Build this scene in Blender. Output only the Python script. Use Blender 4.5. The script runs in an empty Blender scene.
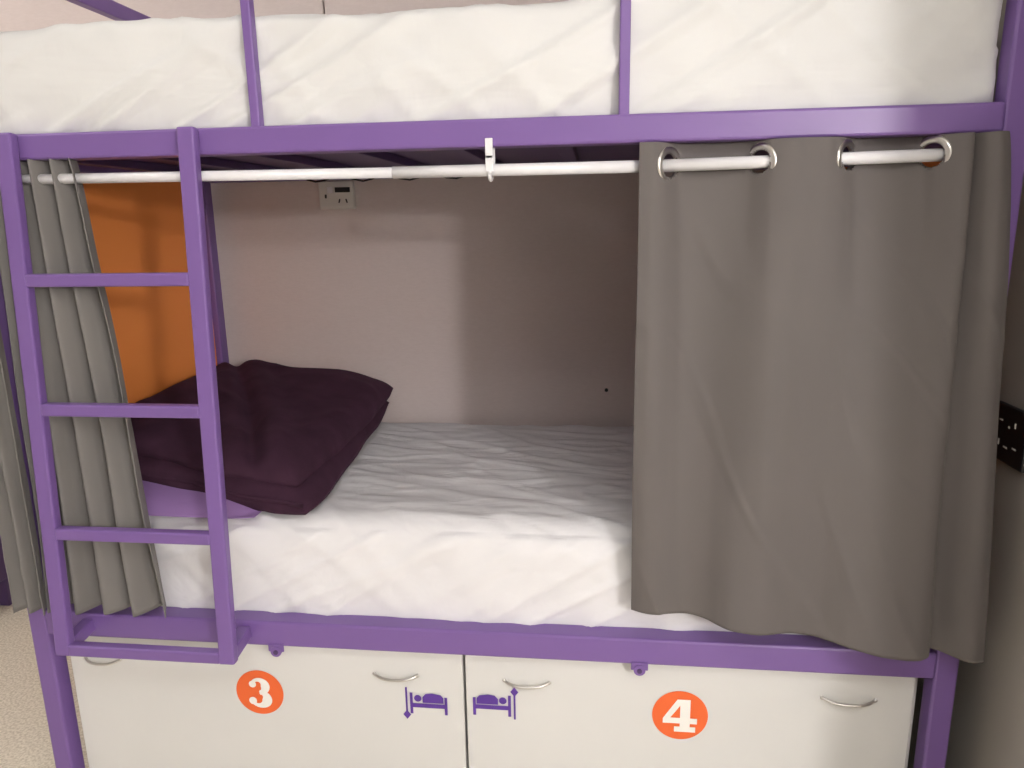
import bpy, bmesh, math, random
from mathutils import Vector, Matrix, noise
random.seed(4)
S = bpy.context.scene
COL = S.collection
try:
    S.view_settings.view_transform = 'Standard'
    S.view_settings.look = 'None'
except Exception:
    pass

# ------------------------------------------------------------ materials
def mat(name, col, rough=0.6, metal=0.0, bump=None, var=0.0, varscale=3.0, sheen=0.0, emit=None, spec=0.5):
    m = bpy.data.materials.new(name); m.use_nodes = True
    nt = m.node_tree; b = nt.nodes['Principled BSDF']
    b.inputs['Base Color'].default_value = (*col, 1)
    b.inputs['Roughness'].default_value = rough
    b.inputs['Metallic'].default_value = metal
    b.inputs['Specular IOR Level'].default_value = spec
    if sheen:
        b.inputs['Sheen Weight'].default_value = sheen
        b.inputs['Sheen Roughness'].default_value = 0.4
        b.inputs['Sheen Tint'].default_value = (*[min(1, c*3) for c in col], 1)
    tc = nt.nodes.new('ShaderNodeTexCoord')
    if var:
        n = nt.nodes.new('ShaderNodeTexNoise'); n.inputs['Scale'].default_value = varscale; n.inputs['Detail'].default_value = 4
        nt.links.new(tc.outputs['Object'], n.inputs['Vector'])
        r = nt.nodes.new('ShaderNodeValToRGB')
        r.color_ramp.elements[0].position = 0.3; r.color_ramp.elements[1].position = 0.7
        r.color_ramp.elements[0].color = (*[c*(1-var) for c in col], 1)
        r.color_ramp.elements[1].color = (*[min(1, c*(1+var)) for c in col], 1)
        nt.links.new(n.outputs['Fac'], r.inputs['Fac']); nt.links.new(r.outputs['Color'], b.inputs['Base Color'])
    if bump:
        last = None
        for (sc, strength, dist, stretch) in bump:
            mp = nt.nodes.new('ShaderNodeMapping'); mp.inputs['Scale'].default_value = stretch
            nt.links.new(tc.outputs['Object'], mp.inputs['Vector'])
            n = nt.nodes.new('ShaderNodeTexNoise'); n.inputs['Scale'].default_value = sc; n.inputs['Detail'].default_value = 3
            n.inputs['Distortion'].default_value = 0.6
            nt.links.new(mp.outputs['Vector'], n.inputs['Vector'])
            bp = nt.nodes.new('ShaderNodeBump'); bp.inputs['Strength'].default_value = strength; bp.inputs['Distance'].default_value = dist
            nt.links.new(n.outputs['Fac'], bp.inputs['Height'])
            if last: nt.links.new(last.outputs['Normal'], bp.inputs['Normal'])
            last = bp
        nt.links.new(last.outputs['Normal'], b.inputs['Normal'])
    if emit:
        b.inputs['Emission Color'].default_value = (*emit[0], 1); b.inputs['Emission Strength'].default_value = emit[1]
    return m

M_purple = mat('purple_powdercoat', (0.190, 0.105, 0.325), 0.36, bump=[(400, .12, .001, (1, 1, 1))])
M_dpurple = mat('dark_purple_paint', (0.07, 0.035, 0.12), 0.5, var=.1)
M_white = mat('white_laminate', (0.70, 0.695, 0.68), 0.35, var=.02)
M_sheet = mat('white_sheet', (0.77, 0.76, 0.775), 0.9, spec=.2, bump=[(4, .55, .018, (1, 2.4, 1)), (11, .42, .008, (1, .6, 1)), (900, .1, .0005, (1, 1, 1))])
M_sheet2 = mat('white_sheet_upper', (0.73, 0.73, 0.72), 0.9, spec=.2, bump=[(4, .6, .018, (.5, 1, 2)), (12, .4, .008, (1, 1, .6))])
M_curt = mat('grey_curtain_fabric', (0.128, 0.113, 0.107), 0.75, sheen=.15, bump=[(3.5, .4, .012, (1, 1, .5)), (700, .25, .0006, (1, 1, 1))], var=.04)
M_curtL = mat('grey_curtain_fabric_light', (0.175, 0.164, 0.154), 0.75, sheen=.2, bump=[(6, .3, .008, (1, 1, .4)), (700, .25, .0006, (1, 1, 1))], var=.04)
M_plum = mat('plum_fleece', (0.052, 0.022, 0.040), 1.0, spec=.12, sheen=.2, var=.2, varscale=14, bump=[(6, .35, .012, (1, 1, 1)), (350, .4, .002, (1, 1, 1))])
M_lav = mat('lavender_cotton', (0.28, 0.16, 0.38), 0.8, bump=[(14, .5, .006, (1, 1, 1))])
M_orange = mat('orange_panel_paint', (1.0, 0.33, 0.08), 0.6, var=.0, spec=.3)
M_steel = mat('brushed_steel', (0.62, 0.60, 0.57), 0.28, metal=1.0)
M_rod = mat('white_enamel_rod', (0.80, 0.79, 0.81), 0.3)
M_black = mat('black_plastic', (0.012, 0.012, 0.014), 0.35)
M_plate = mat('white_plastic', (0.72, 0.70, 0.66), 0.4)
M_stO = mat('orange_sticker', (0.85, 0.14, 0.03), 0.45)
M_stW = mat('white_vinyl', (0.88, 0.86, 0.82), 0.45)
M_stP = mat('purple_vinyl', (0.10, 0.035, 0.30), 0.45)
M_wallR = mat('grey_wall_paint', (0.36, 0.335, 0.30), 0.8, var=.03, bump=[(120, .1, .001, (1, 1, 1))])
M_ceil = mat('ceiling_paint', (0.8, 0.79, 0.77), 0.9)
M_green = mat('green_cloth', (0.03, 0.30, 0.12), 0.8)

def wallpaper(name, c0, c1):
    m = mat(name, c0, 0.75)
    nt = m.node_tree; b = nt.nodes['Principled BSDF']
    tc = nt.nodes.new('ShaderNodeTexCoord')
    mp = nt.nodes.new('ShaderNodeMapping'); mp.inputs['Scale'].default_value = (1, 1, 4)
    n = nt.nodes.new('ShaderNodeTexNoise'); n.inputs['Scale'].default_value = 60; n.inputs['Detail'].default_value = 5
    nt.links.new(tc.outputs['Object'], mp.inputs['Vector']); nt.links.new(mp.outputs['Vector'], n.inputs['Vector'])
    r = nt.nodes.new('ShaderNodeValToRGB')
    r.color_ramp.elements[0].color = (*c0, 1); r.color_ramp.elements[1].color = (*c1, 1)
    nt.links.new(n.outputs['Fac'], r.inputs['Fac']); nt.links.new(r.outputs['Color'], b.inputs['Base Color'])
    bp = nt.nodes.new('ShaderNodeBump'); bp.inputs['Strength'].default_value = .2; bp.inputs['Distance'].default_value = .002
    nt.links.new(n.outputs['Fac'], bp.inputs['Height']); nt.links.new(bp.outputs['Normal'], b.inputs['Normal'])
    return m
M_wall = wallpaper('textured_beige_wall', (0.60, 0.515, 0.495), (0.68, 0.595, 0.575))
M_wall2 = wallpaper('cream_wall', (0.47, 0.45, 0.43), (0.53, 0.51, 0.49))

def floormat():
    m = mat('speckled_vinyl', (0.6, 0.56, 0.46), 0.45)
    nt = m.node_tree; b = nt.nodes['Principled BSDF']
    tc = nt.nodes.new('ShaderNodeTexCoord')
    n = nt.nodes.new('ShaderNodeTexNoise'); n.inputs['Scale'].default_value = 140; n.inputs['Detail'].default_value = 6
    nt.links.new(tc.outputs['Object'], n.inputs['Vector'])
    r = nt.nodes.new('ShaderNodeValToRGB')
    r.color_ramp.elements[0].position = .38; r.color_ramp.elements[1].position = .6
    r.color_ramp.elements[0].color = (0.54, 0.49, 0.39, 1); r.color_ramp.elements[1].color = (0.78, 0.73, 0.62, 1)
    nt.links.new(n.outputs['Fac'], r.inputs['Fac']); nt.links.new(r.outputs['Color'], b.inputs['Base Color'])
    return m
M_floor = floormat()

# ------------------------------------------------------------ helpers
def finish(name, bm, material, parent=None, smooth=False):
    me = bpy.data.meshes.new(name); bm.to_mesh(me); bm.free()
    ob = bpy.data.objects.new(name, me); COL.objects.link(ob)
    me.materials.append(material)
    if smooth:
        for p in me.polygons: p.use_smooth = True
    if parent: ob.parent = parent
    return ob

def add_box(bm, c, s, bev=0.0, rot=None):
    r = bmesh.ops.create_cube(bm, size=1.0)
    vs = r['verts']
    for v in vs:
        v.co = Vector((v.co.x*s[0], v.co.y*s[1], v.co.z*s[2]))
    if bev > 0:
        es = list({e for v in vs for e in v.link_edges})
        rb = bmesh.ops.bevel(bm, geom=es, offset=bev, segments=2, affect='EDGES', profile=.5)
        vs = list({v for f in rb['faces'] for v in f.verts} | {v for v in vs if v.is_valid})
    T = Matrix.Translation(Vector(c)) @ (rot.to_4x4() if rot else Matrix.Identity(4))
    bmesh.ops.transform(bm, matrix=T, verts=vs)

def add_beam(bm, p1, p2, w, h, bev=.004, up=Vector((0, 0, 1))):
    p1 = Vector(p1); p2 = Vector(p2); d = p2-p1; L = d.length; x = d.normalized()
    y = up.cross(x)
    if y.length < 1e-4: y = Vector((0, 1, 0))
    y.normalize(); z = x.cross(y)
    R = Matrix((x, y, z)).transposed()
    add_box(bm, (p1+p2)/2, (L, w, h), bev, R)

def add_cyl(bm, p1, p2, r, seg=24, r2=None):
    p1 = Vector(p1); p2 = Vector(p2); d = p2-p1
    q = d.to_track_quat('Z', 'Y')
    bmesh.ops.create_cone(bm, cap_ends=True, segments=seg, radius1=r, radius2=r if r2 is None else r2, depth=d.length,
                          matrix=Matrix.Translation((p1+p2)/2) @ q.to_matrix().to_4x4())

def box(name, c, s, m, bev=0.0, parent=None):
    bm = bmesh.new(); add_box(bm, c, s, bev); return finish(name, bm, m, parent)

def empty(name, loc=(0, 0, 0)):
    e = bpy.data.objects.new(name, None); e.empty_display_size = .1; COL.objects.link(e); e.location = loc
    return e

def tube_mesh(bm, pts, r, seg=10, flat=1.0):
    rings = []
    n = len(pts)
    for i, p in enumerate(pts):
        p = Vector(p)
        a = Vector(pts[max(0, i-1)]); b = Vector(pts[min(n-1, i+1)])
        t = (b-a).normalized(); ref = Vector((0, 0, 1)) if abs(t.z) < .9 else Vector((1, 0, 0))
        u = t.cross(ref).normalized(); w = t.cross(u)
        rings.append([bm.verts.new(p + r*(flat*math.cos(2*math.pi*k/seg)*u + math.sin(2*math.pi*k/seg)*w)) for k in range(seg)])
    for i in range(n-1):
        for k in range(seg):
            bm.faces.new((rings[i][k], rings[i][(k+1) % seg], rings[i+1][(k+1) % seg], rings[i+1][k]))
    bm.faces.new(rings[0]); bm.faces.new(rings[-1][::-1])

# ------------------------------------------------------------ room shell
WB = 0.975      # back wall
XR = 1.10       # partition on the right
H = 2.75
box('floor', (0, -1.55, -.05), (5.8, 5.3, .1), M_floor)
box('ceiling', (0, -1.55, H+.05), (5.8, 5.3, .1), M_ceil)
bm = bmesh.new()
add_box(bm, (-.75, WB+.05, .86), (3.9, .1, 1.72))
for i, (a, b) in enumerate([(-2.7, -1.76), (-1.754, -.566), (-.56, .596), (.602, XR+.1)]):
    add_box(bm, ((a+b)/2, WB+.05, (H+1.72)/2), (b-a, .1, H-1.72), .002)
add_box(bm, (-.75, WB+.07, H/2), (3.9, .06, H))
finish('wall_back', bm, M_wall)
box('wall_right', (XR+.05, .09, H/2), (.1, 1.77, H), M_wallR)
box('wall_left', (-2.75, -1.55, H/2), (.1, 5.3, H), M_wall2)
box('wall_front', (0, -4.15, H/2), (5.6, .1, H), M_wall2)
box('wall_far_right', (2.75, -2.45, H/2), (.1, 3.35, H), M_wall2)
box('wall_right_return', (1.97, -.79, H/2), (1.6, .1, H), M_wall2)
box('baseboard_back', (-1.9, WB-.008, .05), (1.6, .016, .1), M_plate, .003)

# ------------------------------------------------------------ bunk bed frame
bed = empty('bunk_bed')
YB = .925
PW = .045
ZU, ZL = 1.580, .526
bm = bmesh.new()
for x in (-1, 1):
    add_box(bm, (x, 0, 1.03), (PW, PW, 2.06), .005)
    add_box(bm, (x, YB, .9925), (PW, PW, 1.985), .005)
finish('corner_posts', bm, M_purple, bed)
bm = bmesh.new()
for y in (0, YB):
    add_box(bm, (0, y, ZU), (2-PW, .05, .05), .005)
    add_box(bm, (0, y, ZL), (2-PW, .05, .060), .005)
for x in (-1, 1):
    add_box(bm, (x, YB/2, ZU), (.03, YB-PW, .05), .004)
    add_box(bm, (x, YB/2, ZL), (.03, YB-PW, .06), .004)
finish('side_rails', bm, M_purple, bed)
bm = bmesh.new()
for x in (-.361, .334):
    add_box(bm, (x, -.012, 1.79), (.019, .022, .40), .003)
add_box(bm, (.31, -.012, 1.985), (1.36, .025, .035), .004)
for x in (-1, 1):
    add_box(bm, (x, YB/2, 1.985), (.03, YB-PW, .04), .004)
finish('guard_rails', bm, M_purple, bed)
bm = bmesh.new()
for i in range(9):
    x = -.88 + i*.22
    add_box(bm, (x, YB/2, 1.572), (.035, YB-.05, .02), .002)
    add_box(bm, (x, YB/2, .518), (.035, YB-.05, .02), .002)
add_box(bm, (0, YB/2, 1.589), (1.95, YB-.05, .012))
add_box(bm, (0, YB/2, .534), (1.95, YB-.05, .012))
finish('slat_bases', bm, M_dpurple, bed)
bm = bmesh.new()
for x in (-.93, -.55, -.05, .45, .93):
    add_cyl(bm, (x, YB-.026, 1.58), (x, YB-.036, 1.58), .007, 10)
tube_mesh(bm, [(-.62+.03*i, YB-.05-.01*math.sin(i*.9), 1.555-.008*math.sin(i*1.3)) for i in range(18)], .003, 6)
finish('bolts_and_cable', bm, M_black, bed)
box('head_panel', (-1.004, YB/2, 1.06), (.014, YB-PW-.004, .985), M_orange, .002, bed)
box('foot_panel', (1.004, YB/2, 1.06), (.014, YB-PW-.004, .985), M_orange, .002, bed)
bm = bmesh.new()
for x in (-.42, .385):
    add_box(bm, (x, -.027, .494), (.036, .004, .018), .0015)
    add_cyl(bm, (x, -.024, .486), (x, -.031, .486), .0125, 20)
finish('latch_tabs', bm, M_purple, bed)
bm = bmesh.new()
for x in (-.42, .385):
    add_cyl(bm, (x, -.028, .485), (x, -.0325, .485), .0055, 14)
finish('latch_screws', bm, M_dpurple, bed)

# ladder
bm = bmesh.new()
xl, xr = -.868, -.490
def lad(z):
    return -.038 + (1.605-z)/(1.605-.52)*(-.067)
for x in (xl, xr):
    add_beam(bm, (x, lad(1.605), 1.605), (x, lad(.505), .505), .035, .022, .004, up=Vector((0, 1, 0)))
    add_beam(bm, (x, -.100, .520), (x, -.024, .530), .028, .030, .003)
for z in (1.319, 1.054, .785, .519):
    add_box(bm, ((xl+xr)/2, lad(z), z), (xr-xl-.03, .024, .026), .004)
finish('ladder', bm, M_purple, bed)

# ------------------------------------------------------------ storage lockers
lock = empty('storage_locker')
bm = bmesh.new()
add_box(bm, (0, .50, .055), (1.93, .80, .08), .002)
add_box(bm, (-.968, .46, .26), (.016, .84, .46), .001)
add_box(bm, (.968, .46, .26), (.016, .84, .46), .001)
add_box(bm, (0, .46, .26), (.018, .84, .44), .001)
add_box(bm, (0, .885, .26), (1.93, .014, .46), .001)
finish('carcass', bm, M_white, lock)
box('door_left_panel', (-.4795, .014, .270), (.953, .018, .445), M_white, .0025, lock)
box('door_right_panel', (.4795, .014, .270), (.953, .018, .445), M_white, .0025, lock)
bm = bmesh.new()
for x, w in ((-.870, .088), (-.157, .10), (.141, .10), (.825, .108)):
    pts = []
    for i in range(17):
        t = i/16; a = (t-.5)*2
        pts.append((x+a*w/2, .004-.014*(1-abs(a)**3.2), .421-.006*(1-a*a)))
    tube_mesh(bm, pts, .0034, 10)
    for s in (-1, 1):
        add_cyl(bm, (x+s*w/2, .006, .421), (x+s*w/2, .002, .421), .004, 14)
finish('bow_handles', bm, M_steel, lock, True)

def disc(name, x, z, r, m, y=.0035, parent=lock):
    bm = bmesh.new()
    bmesh.ops.create_circle(bm, cap_ends=True, segments=64, radius=r, matrix=Matrix.Translation((x, y, z)) @ Matrix.Rotation(math.pi/2, 4, 'X'))
    return finish(name, bm, m, parent)
disc('number_sticker_1', -.486, .355, .0575, M_stO)
disc('number_sticker_2', .477, .358, .0600, M_stO)

def poly(bm, pts, x0, z0, s, y):
    vs = [bm.verts.new((x0+p[0]*s, y, z0+p[1]*s)) for p in pts]
    bm.faces.new(vs)
def stroke(bm, pts, w, x0, z0, s, y):
    n = len(pts)
    L = []; R = []
    for i in range(n):
        a = Vector(pts[max(0, i-1)]); b = Vector(pts[min(n-1, i+1)]); t = (b-a).normalized(); nrm = Vector((-t.y, t.x))
        ww = w[i] if isinstance(w, list) else w
        p = Vector(pts[i]); l = p+nrm*ww/2; r = p-nrm*ww/2
        L.append(bm.verts.new((x0+l.x*s, y, z0+l.y*s))); R.append(bm.verts.new((x0+r.x*s, y, z0+r.y*s)))
    for i in range(n-1):
        bm.faces.new((L[i], L[i+1], R[i+1], R[i]))
def circ(cx, cy, r, n=24): return [(cx+r*math.cos(2*math.pi*i/n), cy+r*math.sin(2*math.pi*i/n)) for i in range(n)]
bm = bmesh.new()
def arc(cx, cy, rx, ry, a0, a1, n=26): return [(cx+rx*math.cos(math.radians(a0+(a1-a0)*i/(n-1))), cy+ry*math.sin(math.radians(a0+(a1-a0)*i/(n-1)))) for i in range(n)]
up = arc(-.02, .205, .21, .215, 145, -85); lo = arc(-.02, -.195, .24, .225, 85, -148)
wu = [.10+.17*math.exp(-((i/25-.62)/.27)**2) for i in range(26)]
wl = [.10+.20*math.exp(-((i/25-.42)/.27)**2) for i in range(26)]
SC = .080
stroke(bm, up, wu, -.486, .355, SC, .0022); stroke(bm, lo, wl, -.486, .355, SC, .0019)
poly(bm, circ(-.19, .275, .11), -.486, .355, SC, .0016); poly(bm, circ(-.22, -.27, .12), -.486, .355, SC, .0014)
finish('number_3', bm, M_stW, lock)
def filled(name, outers, x0, z0, s, m, y):
    cu = bpy.data.curves.new(name, 'CURVE'); cu.dimensions = '2D'; cu.fill_mode = 'BOTH'; cu.extrude = .0002
    for pts in outers:
        sp = cu.splines.new('POLY'); sp.points.add(len(pts)-1); sp.use_cyclic_u = True
        for i, p in enumerate(pts): sp.points[i].co = (p[0]*s, p[1]*s, 0, 1)
    ob = bpy.data.objects.new(name, cu); COL.objects.link(ob)
    ob.location = (x0, y, z0); ob.rotation_euler = (math.pi/2, 0, 0); cu.materials.append(m); ob.parent = lock
    return ob
four = [(-.46, -.24), (-.46, -.10), (-.08, .5), (.27, .5), (.27, -.07), (.46, -.07), (.46, -.24), (.27, -.24), (.27, -.34), (.42, -.34), (.42, -.5),
        (-.15, -.5), (-.15, -.34), (.0, -.34), (.0, -.24)]
hole = [(-.26, -.07), (0, -.07), (0, .32)]
filled('number_4', [four, hole], .477, .358, .080, M_stW, .0022)
def picto(name, x0, z0, flip, arrow_up):
    f = -1 if flip else 1
    bm = bmesh.new(); y = .0028; s = .00108
    def rect(a, b, c, d, yy=y):
        p = [(a*f, c), (b*f, c), (b*f, d), (a*f, d)]; poly(bm, p, x0, z0, s, yy)
    rect(-45.5, -41.5, -34, 34)                  # arrow shaft
    k = 1 if arrow_up else -1                     # diamond arrow head
    poly(bm, [(-43.5*f, 42*k), (-35*f, 31*k), (-43.5*f, 20*k), (-52*f, 31*k)], x0, z0, s, y-.0004)
    rect(-36, 44, -13, -3, y)
    rect(38, 44, -28, 14, y-.0003)
    rect(-36, -30, -28, 22, y-.0003)
    poly(bm, circ(-19*f, 9, 8), x0, z0, s, y-.0002)
    pts = [(-9*f, -1), (36*f, -1), (36*f, 12), (30*f, 19), (12*f, 22), (-2*f, 20), (-9*f, 12)]
    poly(bm, pts, x0, z0, s, y-.0001)
    finish(name, bm, M_stP, lock)
picto('bunk_pictogram_1', -.088, .354, False, False)
picto('bunk_pictogram_2', .066, .360, True, True)

# ------------------------------------------------------------ mattresses
def mattress(name, x0, x1, y0, y1, z0, z1, m, seed, bulge=.012, rr=.05, amp=.004, rbm=.012, cap=None):
    nx, ny, nz = 190, 90, 24
    cx, cy, cz = (x0+x1)/2, (y0+y1)/2, (z0+z1)/2
    hx, hy, hz = (x1-x0)/2, (y1-y0)/2, (z1-z0)/2
    bm = bmesh.new()
    cache = {}
    def V(i, j, k):
        key = (i, j, k)
        if key in cache: return cache[key]
        p = Vector((-hx+2*hx*i/nx, -hy+2*hy*j/ny, -hz+2*hz*k/nz))
        rb = rbm if p.z < 0 else rr
        q = Vector((max(-hx+rb, min(hx-rb, p.x)), max(-hy+rb, min(hy-rb, p.y)), max(-hz+rb, min(hz-rb, p.z))))
        d = p-q
        if d.length > 1e-6: d = d.normalized(); p2 = q+d*rb
        else: p2 = p; d = Vector((0, 0, 1 if p.z > 0 else -1))
        w = (p2.x+cx, p2.y+cy, p2.z+cz)
        nn = noise.noise(Vector((w[0]*2.2+seed, w[1]*4, w[2]*5)))*amp*1.0
        a = w[0]*5+w[1]*9+w[2]*6+seed; b = w[0]*-2+w[1]*3
        rn = 1-abs(noise.noise(Vector((a, b, seed))))*2
        nn += max(0, rn-.6)*amp*1.2
        if abs(d.z) > .5:      # fine sleep creases across the top
            r4 = 1-abs(noise.noise(Vector((w[0]*4-w[1]*2, w[1]*14+w[0]*3, seed+9))))*2
            nn += max(0, r4-.62)*amp*1.1
        if abs(d.z) < .6:
            c = w[0]*7-w[2]*13+seed
            r3 = 1-abs(noise.noise(Vector((c, w[2]*2.5, seed+3))))*2
            nn += max(0, r3-.55)*amp*2.4
        if p.z < 0 or abs(d.z) < .5: nn += bulge*(.5+.5*noise.noise(Vector((w[0]*3, seed, w[2]*2))))*(1-abs(p.z)/hz)
        if p.z <= -hz+.001: nn = 0
        if abs(d.x) > .7: nn = min(nn, .003)
        p2 = p2+d*nn
        zz = p2.z+cz
        if cap: zz = min(zz, cap)
        v = bm.verts.new((p2.x+cx, p2.y+cy, zz)); cache[key] = v; return v
    def quad(a, b, c, d): bm.faces.new((V(*a), V(*b), V(*c), V(*d)))
    for i in range(nx):
        for j in range(ny):
            quad((i, j, nz), (i+1, j, nz), (i+1, j+1, nz), (i, j+1, nz))
            quad((i, j, 0), (i, j+1, 0), (i+1, j+1, 0), (i+1, j, 0))
        for k in range(nz):
            quad((i, 0, k), (i+1, 0, k), (i+1, 0, k+1), (i, 0, k+1))
            quad((i, ny, k), (i, ny, k+1), (i+1, ny, k+1), (i+1, ny, k))
    for j in range(ny):
        for k in range(nz):
            quad((0, j, k), (0, j, k+1), (0, j+1, k+1), (0, j+1, k))
            quad((nx, j, k), (nx, j+1, k), (nx, j+1, k+1), (nx, j, k+1))
    return finish(name, bm, m, None, True)
mattress('mattress', -.973, .973, .024, .885, .541, .778, M_sheet, 3.1, rr=.070, bulge=.004, amp=.008, cap=.787)
mattress('mattress', -.973, .973, .010, .885, 1.596, 1.808, M_sheet2, 8.7, rr=.026, bulge=.010, amp=.012)

# ------------------------------------------------------------ pillow + blanket
def cushion(corners, zt, th, seed, nx=70, ny=90, zmin=None, pw=6, wr=.01, rim=0.5, fold=None):
    bm = bmesh.new(); T = []; B = []
    FL, FR, BR, BL = [Vector(c) for c in corners]
    def base(u, v): return (1-u)*(1-v)*FL+u*(1-v)*FR+u*v*BR+(1-u)*v*BL
    for j in range(ny+1):
        T.append([]); B.append([])
        for i in range(nx+1):
            u = i/nx; v = j/ny
            u = .5-.5*math.cos(math.pi*u)*(.35)-.5*(1-2*u)*.65; v = .5-.5*math.cos(math.pi*v)*.35-.5*(1-2*v)*.65
            a = abs(2*u-1); b = abs(2*v-1)
            prof = (max(0.0, 1-a**pw)*max(0.0, 1-b**pw))**rim
            uu = .5+(u-.5)*(1-.04*b**5); vv = .5+(v-.5)*(1-.04*a**5)
            p = base(uu, vv)
            z = (1-u)*(1-v)*zt[0]+u*(1-v)*zt[1]+u*v*zt[2]+(1-u)*v*zt[3]
            n1 = noise.noise(Vector((p.x*4+seed, p.y*3.2, seed)))*wr+noise.noise(Vector((p.x*10, p.y*8+seed, seed)))*wr*.3
            r2 = 1-abs(noise.noise(Vector((p.x*4+p.y*2, p.y*3.5-p.x*2+seed, 2))))*2
            n1 += max(0, r2-.55)*wr*1.0
            if fold: n1 += fold(u, v)
            zm = z-th/2
            zt_ = zm+th/2*prof+n1*prof
            zb = zm-th/2*prof
            if zmin is not None: zb = max(zb, zmin); zt_ = max(zt_, zb+.001)
            jx = noise.noise(Vector((v*4, seed, 0)))*.014*(a**6); jy = noise.noise(Vector((u*4, seed+5, 0)))*.014*(b**6)
            T[-1].append(bm.verts.new((p.x+jx, p.y+jy, zt_)))
            B[-1].append(bm.verts.new((p.x+jx, p.y+jy, zb-.0005)))
    for j in range(ny):
        for i in range(nx):
            bm.faces.new((T[j][i], T[j][i+1], T[j+1][i+1], T[j+1][i]))
            bm.faces.new((B[j][i], B[j+1][i], B[j+1][i+1], B[j][i+1]))
    for i in range(nx):
        bm.faces.new((T[0][i], B[0][i], B[0][i+1], T[0][i+1])); bm.faces.new((T[ny][i], T[ny][i+1], B[ny][i+1], B[ny][i]))
    for j in range(ny):
        bm.faces.new((T[j][0], T[j+1][0], B[j+1][0], B[j][0])); bm.faces.new((T[j][nx], B[j][nx], B[j+1][nx], T[j+1][nx]))
    bmesh.ops.recalc_face_normals(bm, faces=bm.faces)
    return bm, (T, B)
bm, _ = cushion([(-.95, .012), (-.450, .000), (-.50, .62), (-.95, .66)], (.850, .828, .875, .90), .10, 2.0, zmin=.789, pw=4, rim=.6, wr=.006)
finish('pillow', bm, M_lav, None, True)

blk = empty('folded_blanket')
bm, _ = cushion([(-.93, .115), (-.335, .012), (-.375, .865), (-.955, .85)], (.912, .840, .885, .92), .090, 5.0, zmin=.789, pw=10, rim=.5, wr=.010)
finish('lower_fold', bm, M_plum, blk, True)
def fl(u, v):   # soft diagonal crease where the top layer doubles over
    d = (u-.55)*.8+(v-.35)*.6
    return -.022*math.exp(-(d/.03)**2)+.018*math.exp(-((d-.09)/.06)**2)
bm, _ = cushion([(-.94, .145), (-.37, .050), (-.362, .880), (-.955, .865)], (.962, .890, .930, .998), .090, 9.0, zmin=.80, pw=10, rim=.5, wr=.018, fold=fl)
finish('upper_fold', bm, M_plum, blk, True)
bm = bmesh.new()
tube_mesh(bm, [(-.92+.57*t/30, .125-.10*t/30-.006, .873-.06*t/30+.004*math.sin(t*.5)) for t in range(31)], .0055, 8)
finish('hem_piping', bm, M_plum, blk, True)

# ------------------------------------------------------------ curtains
def catmull(P, n):
    P = [Vector(p) for p in P]; m = len(P)-1; out = []
    for k in range(n+1):
        t = k/n*m; i = min(int(t), m-1); f = t-i
        p0 = P[max(0, i-1)]; p1 = P[i]; p2 = P[i+1]; p3 = P[min(m, i+2)]
        out.append(.5*((2*p1)+(-p0+p2)*f+(2*p0-5*p1+4*p2-p3)*f*f+(-p0+3*p1-3*p2+p3)*f**3))
    return out
HR = .0225
def curtain(parent, part, top, bot, zt, zb, n, m, material, holes=(), seed=0, wob=.007, wx=.004):
    A = catmull(top, n); B = catmull(bot, n)
    bm = bmesh.new(); G = []
    for j in range(m+1):
        v = (j/m)**1.35
        row = []
        s = v**.75
        for i in range(n+1):
            p = A[i].lerp(B[i], s)
            zz = zt+(zb(i/n)-zt)*v
            k = min(1, v*4)
            y = p.y+wob*noise.noise(Vector((p.x*9+seed, zz*2.5, seed)))*k
            c = p.x*7+zz*4+seed
            r = 1-abs(noise.noise(Vector((c, zz*1.5-p.x*2, seed))))*2
            y -= max(0, r-.75)*.008*k*(1 if wob > .006 else .3)
            x = p.x+wx*noise.noise(Vector((i/n*6, zz*3, seed+7)))*k
            row.append(bm.verts.new((x, y, zz)))
        G.append(row)
    for j in range(m):
        for i in range(n):
            q = (G[j][i], G[j][i+1], G[j+1][i+1], G[j+1][i])
            c = sum((v.co for v in q), Vector())/4
            if any((c-Vector(h)).length < HR for h in holes): continue
            bm.faces.new(q)
    ob = finish(part, bm, material, parent, True)
    so = ob.modifiers.new('thickness', 'SOLIDIFY'); so.thickness = .0022; so.offset = 0
    return ob, A
def ring(parent, name, c, tang):
    bm = bmesh.new()
    R, r, N, K = .0270, .0068, 48, 12
    t = Vector((tang.x, tang.y, 0)).normalized(); up = Vector((0, 0, 1)); nrm = t.cross(up)
    rows = []
    for i in range(N):
        a = 2*math.pi*i/N; rad = math.cos(a)*t+math.sin(a)*up
        rows.append([bm.verts.new(Vector(c)+rad*(R+r*math.cos(2*math.pi*k/K))+nrm*r*.75*math.sin(2*math.pi*k/K)) for k in range(K)])
    for i in range(N):
        for k in range(K):
            bm.faces.new((rows[i][k], rows[(i+1) % N][k], rows[(i+1) % N][(k+1) % K], rows[i][(k+1) % K]))
    bmesh.ops.recalc_face_normals(bm, faces=bm.faces)
    finish(name, bm, M_steel, parent, True)

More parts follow.
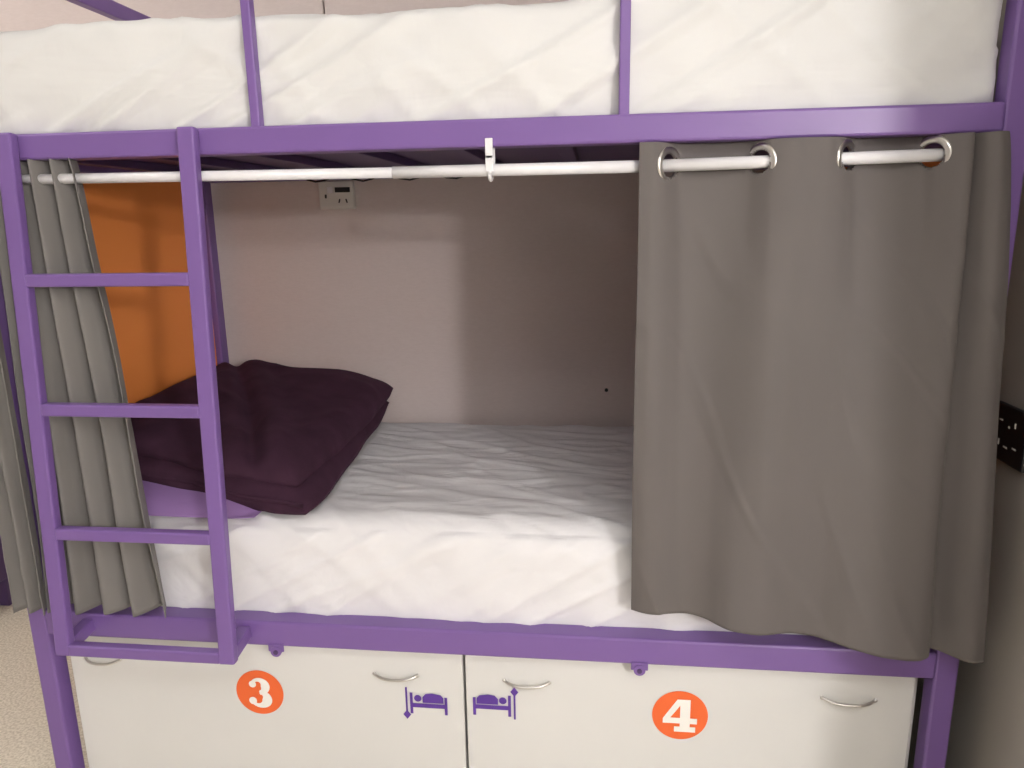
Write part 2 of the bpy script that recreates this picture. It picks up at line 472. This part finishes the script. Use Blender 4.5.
ZR = 1.514; YR = -.012
def rodz(x): return ZR+(.003 if x < -.1 else 0)+max(0, x-.39)*.014
cr = empty('privacy_curtain')
rings = [.417, .580, .726, .872]
top = [(.362, YR-.024), (.385, YR-.026), (.400, YR-.017), (.417, YR), (.434, YR+.017), (.46, YR+.024), (.50, YR+.026), (.54, YR+.024), (.563, YR+.017), (.580, YR),
       (.597, YR-.017), (.625, YR-.028), (.655, YR-.030), (.685, YR-.028), (.709, YR-.017), (.726, YR), (.743, YR+.017), (.775, YR+.024), (.82, YR+.024), (.855, YR+.017), (.872, YR),
       (.889, YR-.017), (.906, YR-.030), (.920, YR-.032), (.927, YR-.022), (.928, YR-.008), (.934, YR-.020), (.944, YR-.036), (.957, YR-.044), (.968, YR-.040), (.976, YR-.034)]
bot = [(.364, -.030), (.388, -.042), (.412, -.046), (.44, -.038), (.465, -.032), (.49, -.034), (.515, -.046), (.535, -.064), (.555, -.078), (.58, -.084),
       (.61, -.084), (.64, -.074), (.67, -.062), (.70, -.058), (.73, -.062), (.755, -.074), (.78, -.088), (.81, -.100), (.84, -.106), (.87, -.108), (.895, -.106),
       (.912, -.100), (.925, -.090), (.932, -.076), (.934, -.06), (.942, -.046), (.960, -.046), (.98, -.058), (1.0, -.07), (1.02, -.074), (1.042, -.064)]
holes = [(x, YR, rodz(x)) for x in rings]
def zbr(u): return .628-.040*min(1, max(0, (u-.15)/.5))-.022*max(0, (u-.75)/.25)
ob, A = curtain(cr, 'fabric', top, bot, 1.554, zbr, 300, 190, M_curt, holes, 1.3)
for k, x in enumerate(rings):
    i = min(range(len(A)), key=lambda i: (A[i]-Vector((x, YR))).length)
    t = A[i+1]-A[i-1]
    ring(cr, 'grommet_%d' % (k+1), (x, YR, rodz(x)), t)
def folds(x0, x1, y, amp, nf, skew=0.006, seed=0):
    out = []
    N = nf*4
    for i in range(N+1):
        ph = i/4*2*math.pi
        out.append((x0+(x1-x0)*i/N+skew*math.sin(2*ph)+.008*noise.noise(Vector((i*.7, seed, 0))), y-amp*math.cos(ph)*(1+.5*noise.noise(Vector((i*.31, seed, 4))))))
    return out
cl = empty('privacy_curtain')
curtain(cl, 'fabric', folds(-.925, -.752, YR+.010, .024, 4, seed=1), folds(-.925, -.650, -.042, .027, 4, seed=2), 1.556, lambda u: .580, 280, 120, M_curtL, (), 4.0, .006, .008)
c2 = empty('privacy_curtain')
curtain(c2, 'fabric', folds(-.995, -.928, -.062, .014, 2, .003, seed=5), folds(-.990, -.920, -.074, .018, 2, .003, seed=6), 1.545, lambda u: .590, 160, 110, M_curtL, (), 6.0)

rod = empty('curtain_rod')
bm = bmesh.new()
add_cyl(bm, (-.976, YR, ZR+.005), (-.1, YR, ZR), .0100, 20)
add_cyl(bm, (-.1, YR, ZR), (.39, YR, ZR), .0112, 20)
add_cyl(bm, (.39, YR, ZR), (.976, YR, rodz(.976)), .0112, 20)
finish('telescopic_tube', bm, M_rod, rod, True)
bm = bmesh.new()
BX = .088
add_box(bm, (BX, -.0275, 1.552), (.014, .004, .036), .001)
tube_mesh(bm, [(BX, YR+.016*math.cos(a), ZR-.001+.016*math.sin(a)) for a in [math.pi*1.02+i*math.pi/14 for i in range(15)]], .004, 8)
add_box(bm, (BX, YR-.0155, 1.525), (.014, .004, .030), .001)
add_box(bm, (BX, YR+.0165, 1.534), (.014, .004, .042), .001)
for x, z in ((-.974, ZR+.005), (.974, rodz(.974))):
    add_cyl(bm, (x-.003, YR, z), (x+.003, YR, z), .018, 20)
finish('bracket', bm, M_rod, rod)

# ------------------------------------------------------------ wall fittings
ws = empty('wall_outlet')
bm = bmesh.new(); add_box(bm, (-.556, WB-.012, 1.508), (.118, .024, .088), .005); finish('faceplate', bm, M_plate, ws)
bm = bmesh.new()
add_box(bm, (-.533, WB-.0255, 1.525), (.05, .004, .016), .001)
add_box(bm, (-.590, WB-.0255, 1.505), (.006, .004, .012), .001)
for x, a in ((-.545, .3), (-.521, -.3)):
    add_box(bm, (x, WB-.0255, 1.490), (.004, .003, .013), .0005, Matrix.Rotation(a, 3, 'Y'))
finish('sockets', bm, M_black, ws)
bm = bmesh.new(); add_box(bm, (-.574, WB-.027, 1.525), (.018, .006, .020), .002); finish('rocker', bm, M_rod, ws)
sw = empty('light_switch')
bm = bmesh.new(); add_box(bm, (XR-.006, .040, .995), (.012, .115, .115), .004); finish('faceplate', bm, M_black, sw)
bm = bmesh.new()
for (y, z, a, b) in ((.075, 1.03, .010, .003), (.045, 1.022, .004, .004), (.075, .985, .004, .012), (.05, .98, .012, .003), (.025, 1.03, .004, .010), (.02, .985, .012, .003)):
    add_box(bm, (XR-.0125, y-.005, z-.010), (.001, a, b))
finish('markings', bm, M_plate, sw)
bm = bmesh.new(); add_cyl(bm, (.325, WB, .860), (.325, WB-.006, .860), .006, 12); finish('wall_hook', bm, M_black)

cab = empty('bedside_locker')
bm = bmesh.new()
add_box(bm, (-2.26, .845, .40), (.66, .22, .56), .006)
for x in (-2.55, -1.97):
    for y in (.76, .92):
        add_box(bm, (x, y, .06), (.04, .04, .12), .002)
finish('body', bm, M_dpurple, cab)
bm = bmesh.new(); add_box(bm, (-2.26, .729, .40), (.62, .012, .52), .003); finish('door', bm, M_purple, cab)
tb = bmesh.new(); tube_mesh(tb, [(-2.02, .72-.02*math.sin(math.pi*i/10), .36+.012*i) for i in range(11)], .005, 8); finish('handle', tb, M_steel, cab, True)
bm, _ = cushion([(.37, .30), (.49, .30), (.49, .5), (.37, .5)], (1.865, 1.865, 1.865, 1.865), .05, 3.0, nx=24, ny=24, pw=4, wr=.01)
finish('green_towel', bm, M_green, None, True)

# ------------------------------------------------------------ lights
LX, LY, LZ = 2.08, -3.3, 1.95
flp = empty('globe_floor_lamp')
bm = bmesh.new()
add_cyl(bm, (LX, LY, 0), (LX, LY, .03), .15, 32)
add_cyl(bm, (LX, LY, .03), (LX, LY, LZ-.12), .012, 16)
finish('stand', bm, M_steel, flp)
bm = bmesh.new(); bmesh.ops.create_uvsphere(bm, u_segments=32, v_segments=16, radius=.13, matrix=Matrix.Translation((LX, LY, LZ)))
M_glow = mat('lamp_globe', (1, 1, 1), .5, emit=((1, .965, .95), 285))
finish('globe', bm, M_glow, flp, True)
def fill_panel(x, y, w, d, power, col):  # added fill light below an invented ceiling housing
    e = empty('added_ceiling_fill')
    bm = bmesh.new(); add_box(bm, (x, y, H-.02), (w+.06, d+.06, .04), .006); finish('fill_housing', bm, M_plate, e)
    L = bpy.data.lights.new('fill_light', 'AREA'); L.shape = 'RECTANGLE'; L.size = w; L.size_y = d; L.energy = power; L.color = col
    o = bpy.data.objects.new('fill_light', L); COL.objects.link(o); o.location = (x, y, H-.045); o.parent = e
fill_panel(.3, -1.9, 1.2, .5, 19, (.97, .98, 1))  # added fill, lifts the bed front and mattress tops
fill_panel(-1.9, -.2, .6, .6, 18, (1, .97, .92))  # added fill, brightens the floor and curtains at left
w = bpy.data.worlds.new('world'); S.world = w; w.use_nodes = True
w.node_tree.nodes['Background'].inputs[0].default_value = (.8, .8, .85, 1); w.node_tree.nodes['Background'].inputs[1].default_value = .15

# ------------------------------------------------------------ camera
cd = bpy.data.cameras.new('camera'); cam = bpy.data.objects.new('camera', cd); COL.objects.link(cam)
cd.sensor_width = 36; cd.lens = 25.7; cd.clip_start = .02
R = Matrix(((.9937, -.0081, .1120), (.1110, .2214, -.9689), (-.0169, .9752, .2209)))
cam.matrix_world = Matrix.Translation((.285, -1.427, 1.425)) @ R.to_4x4()
S.camera = cam
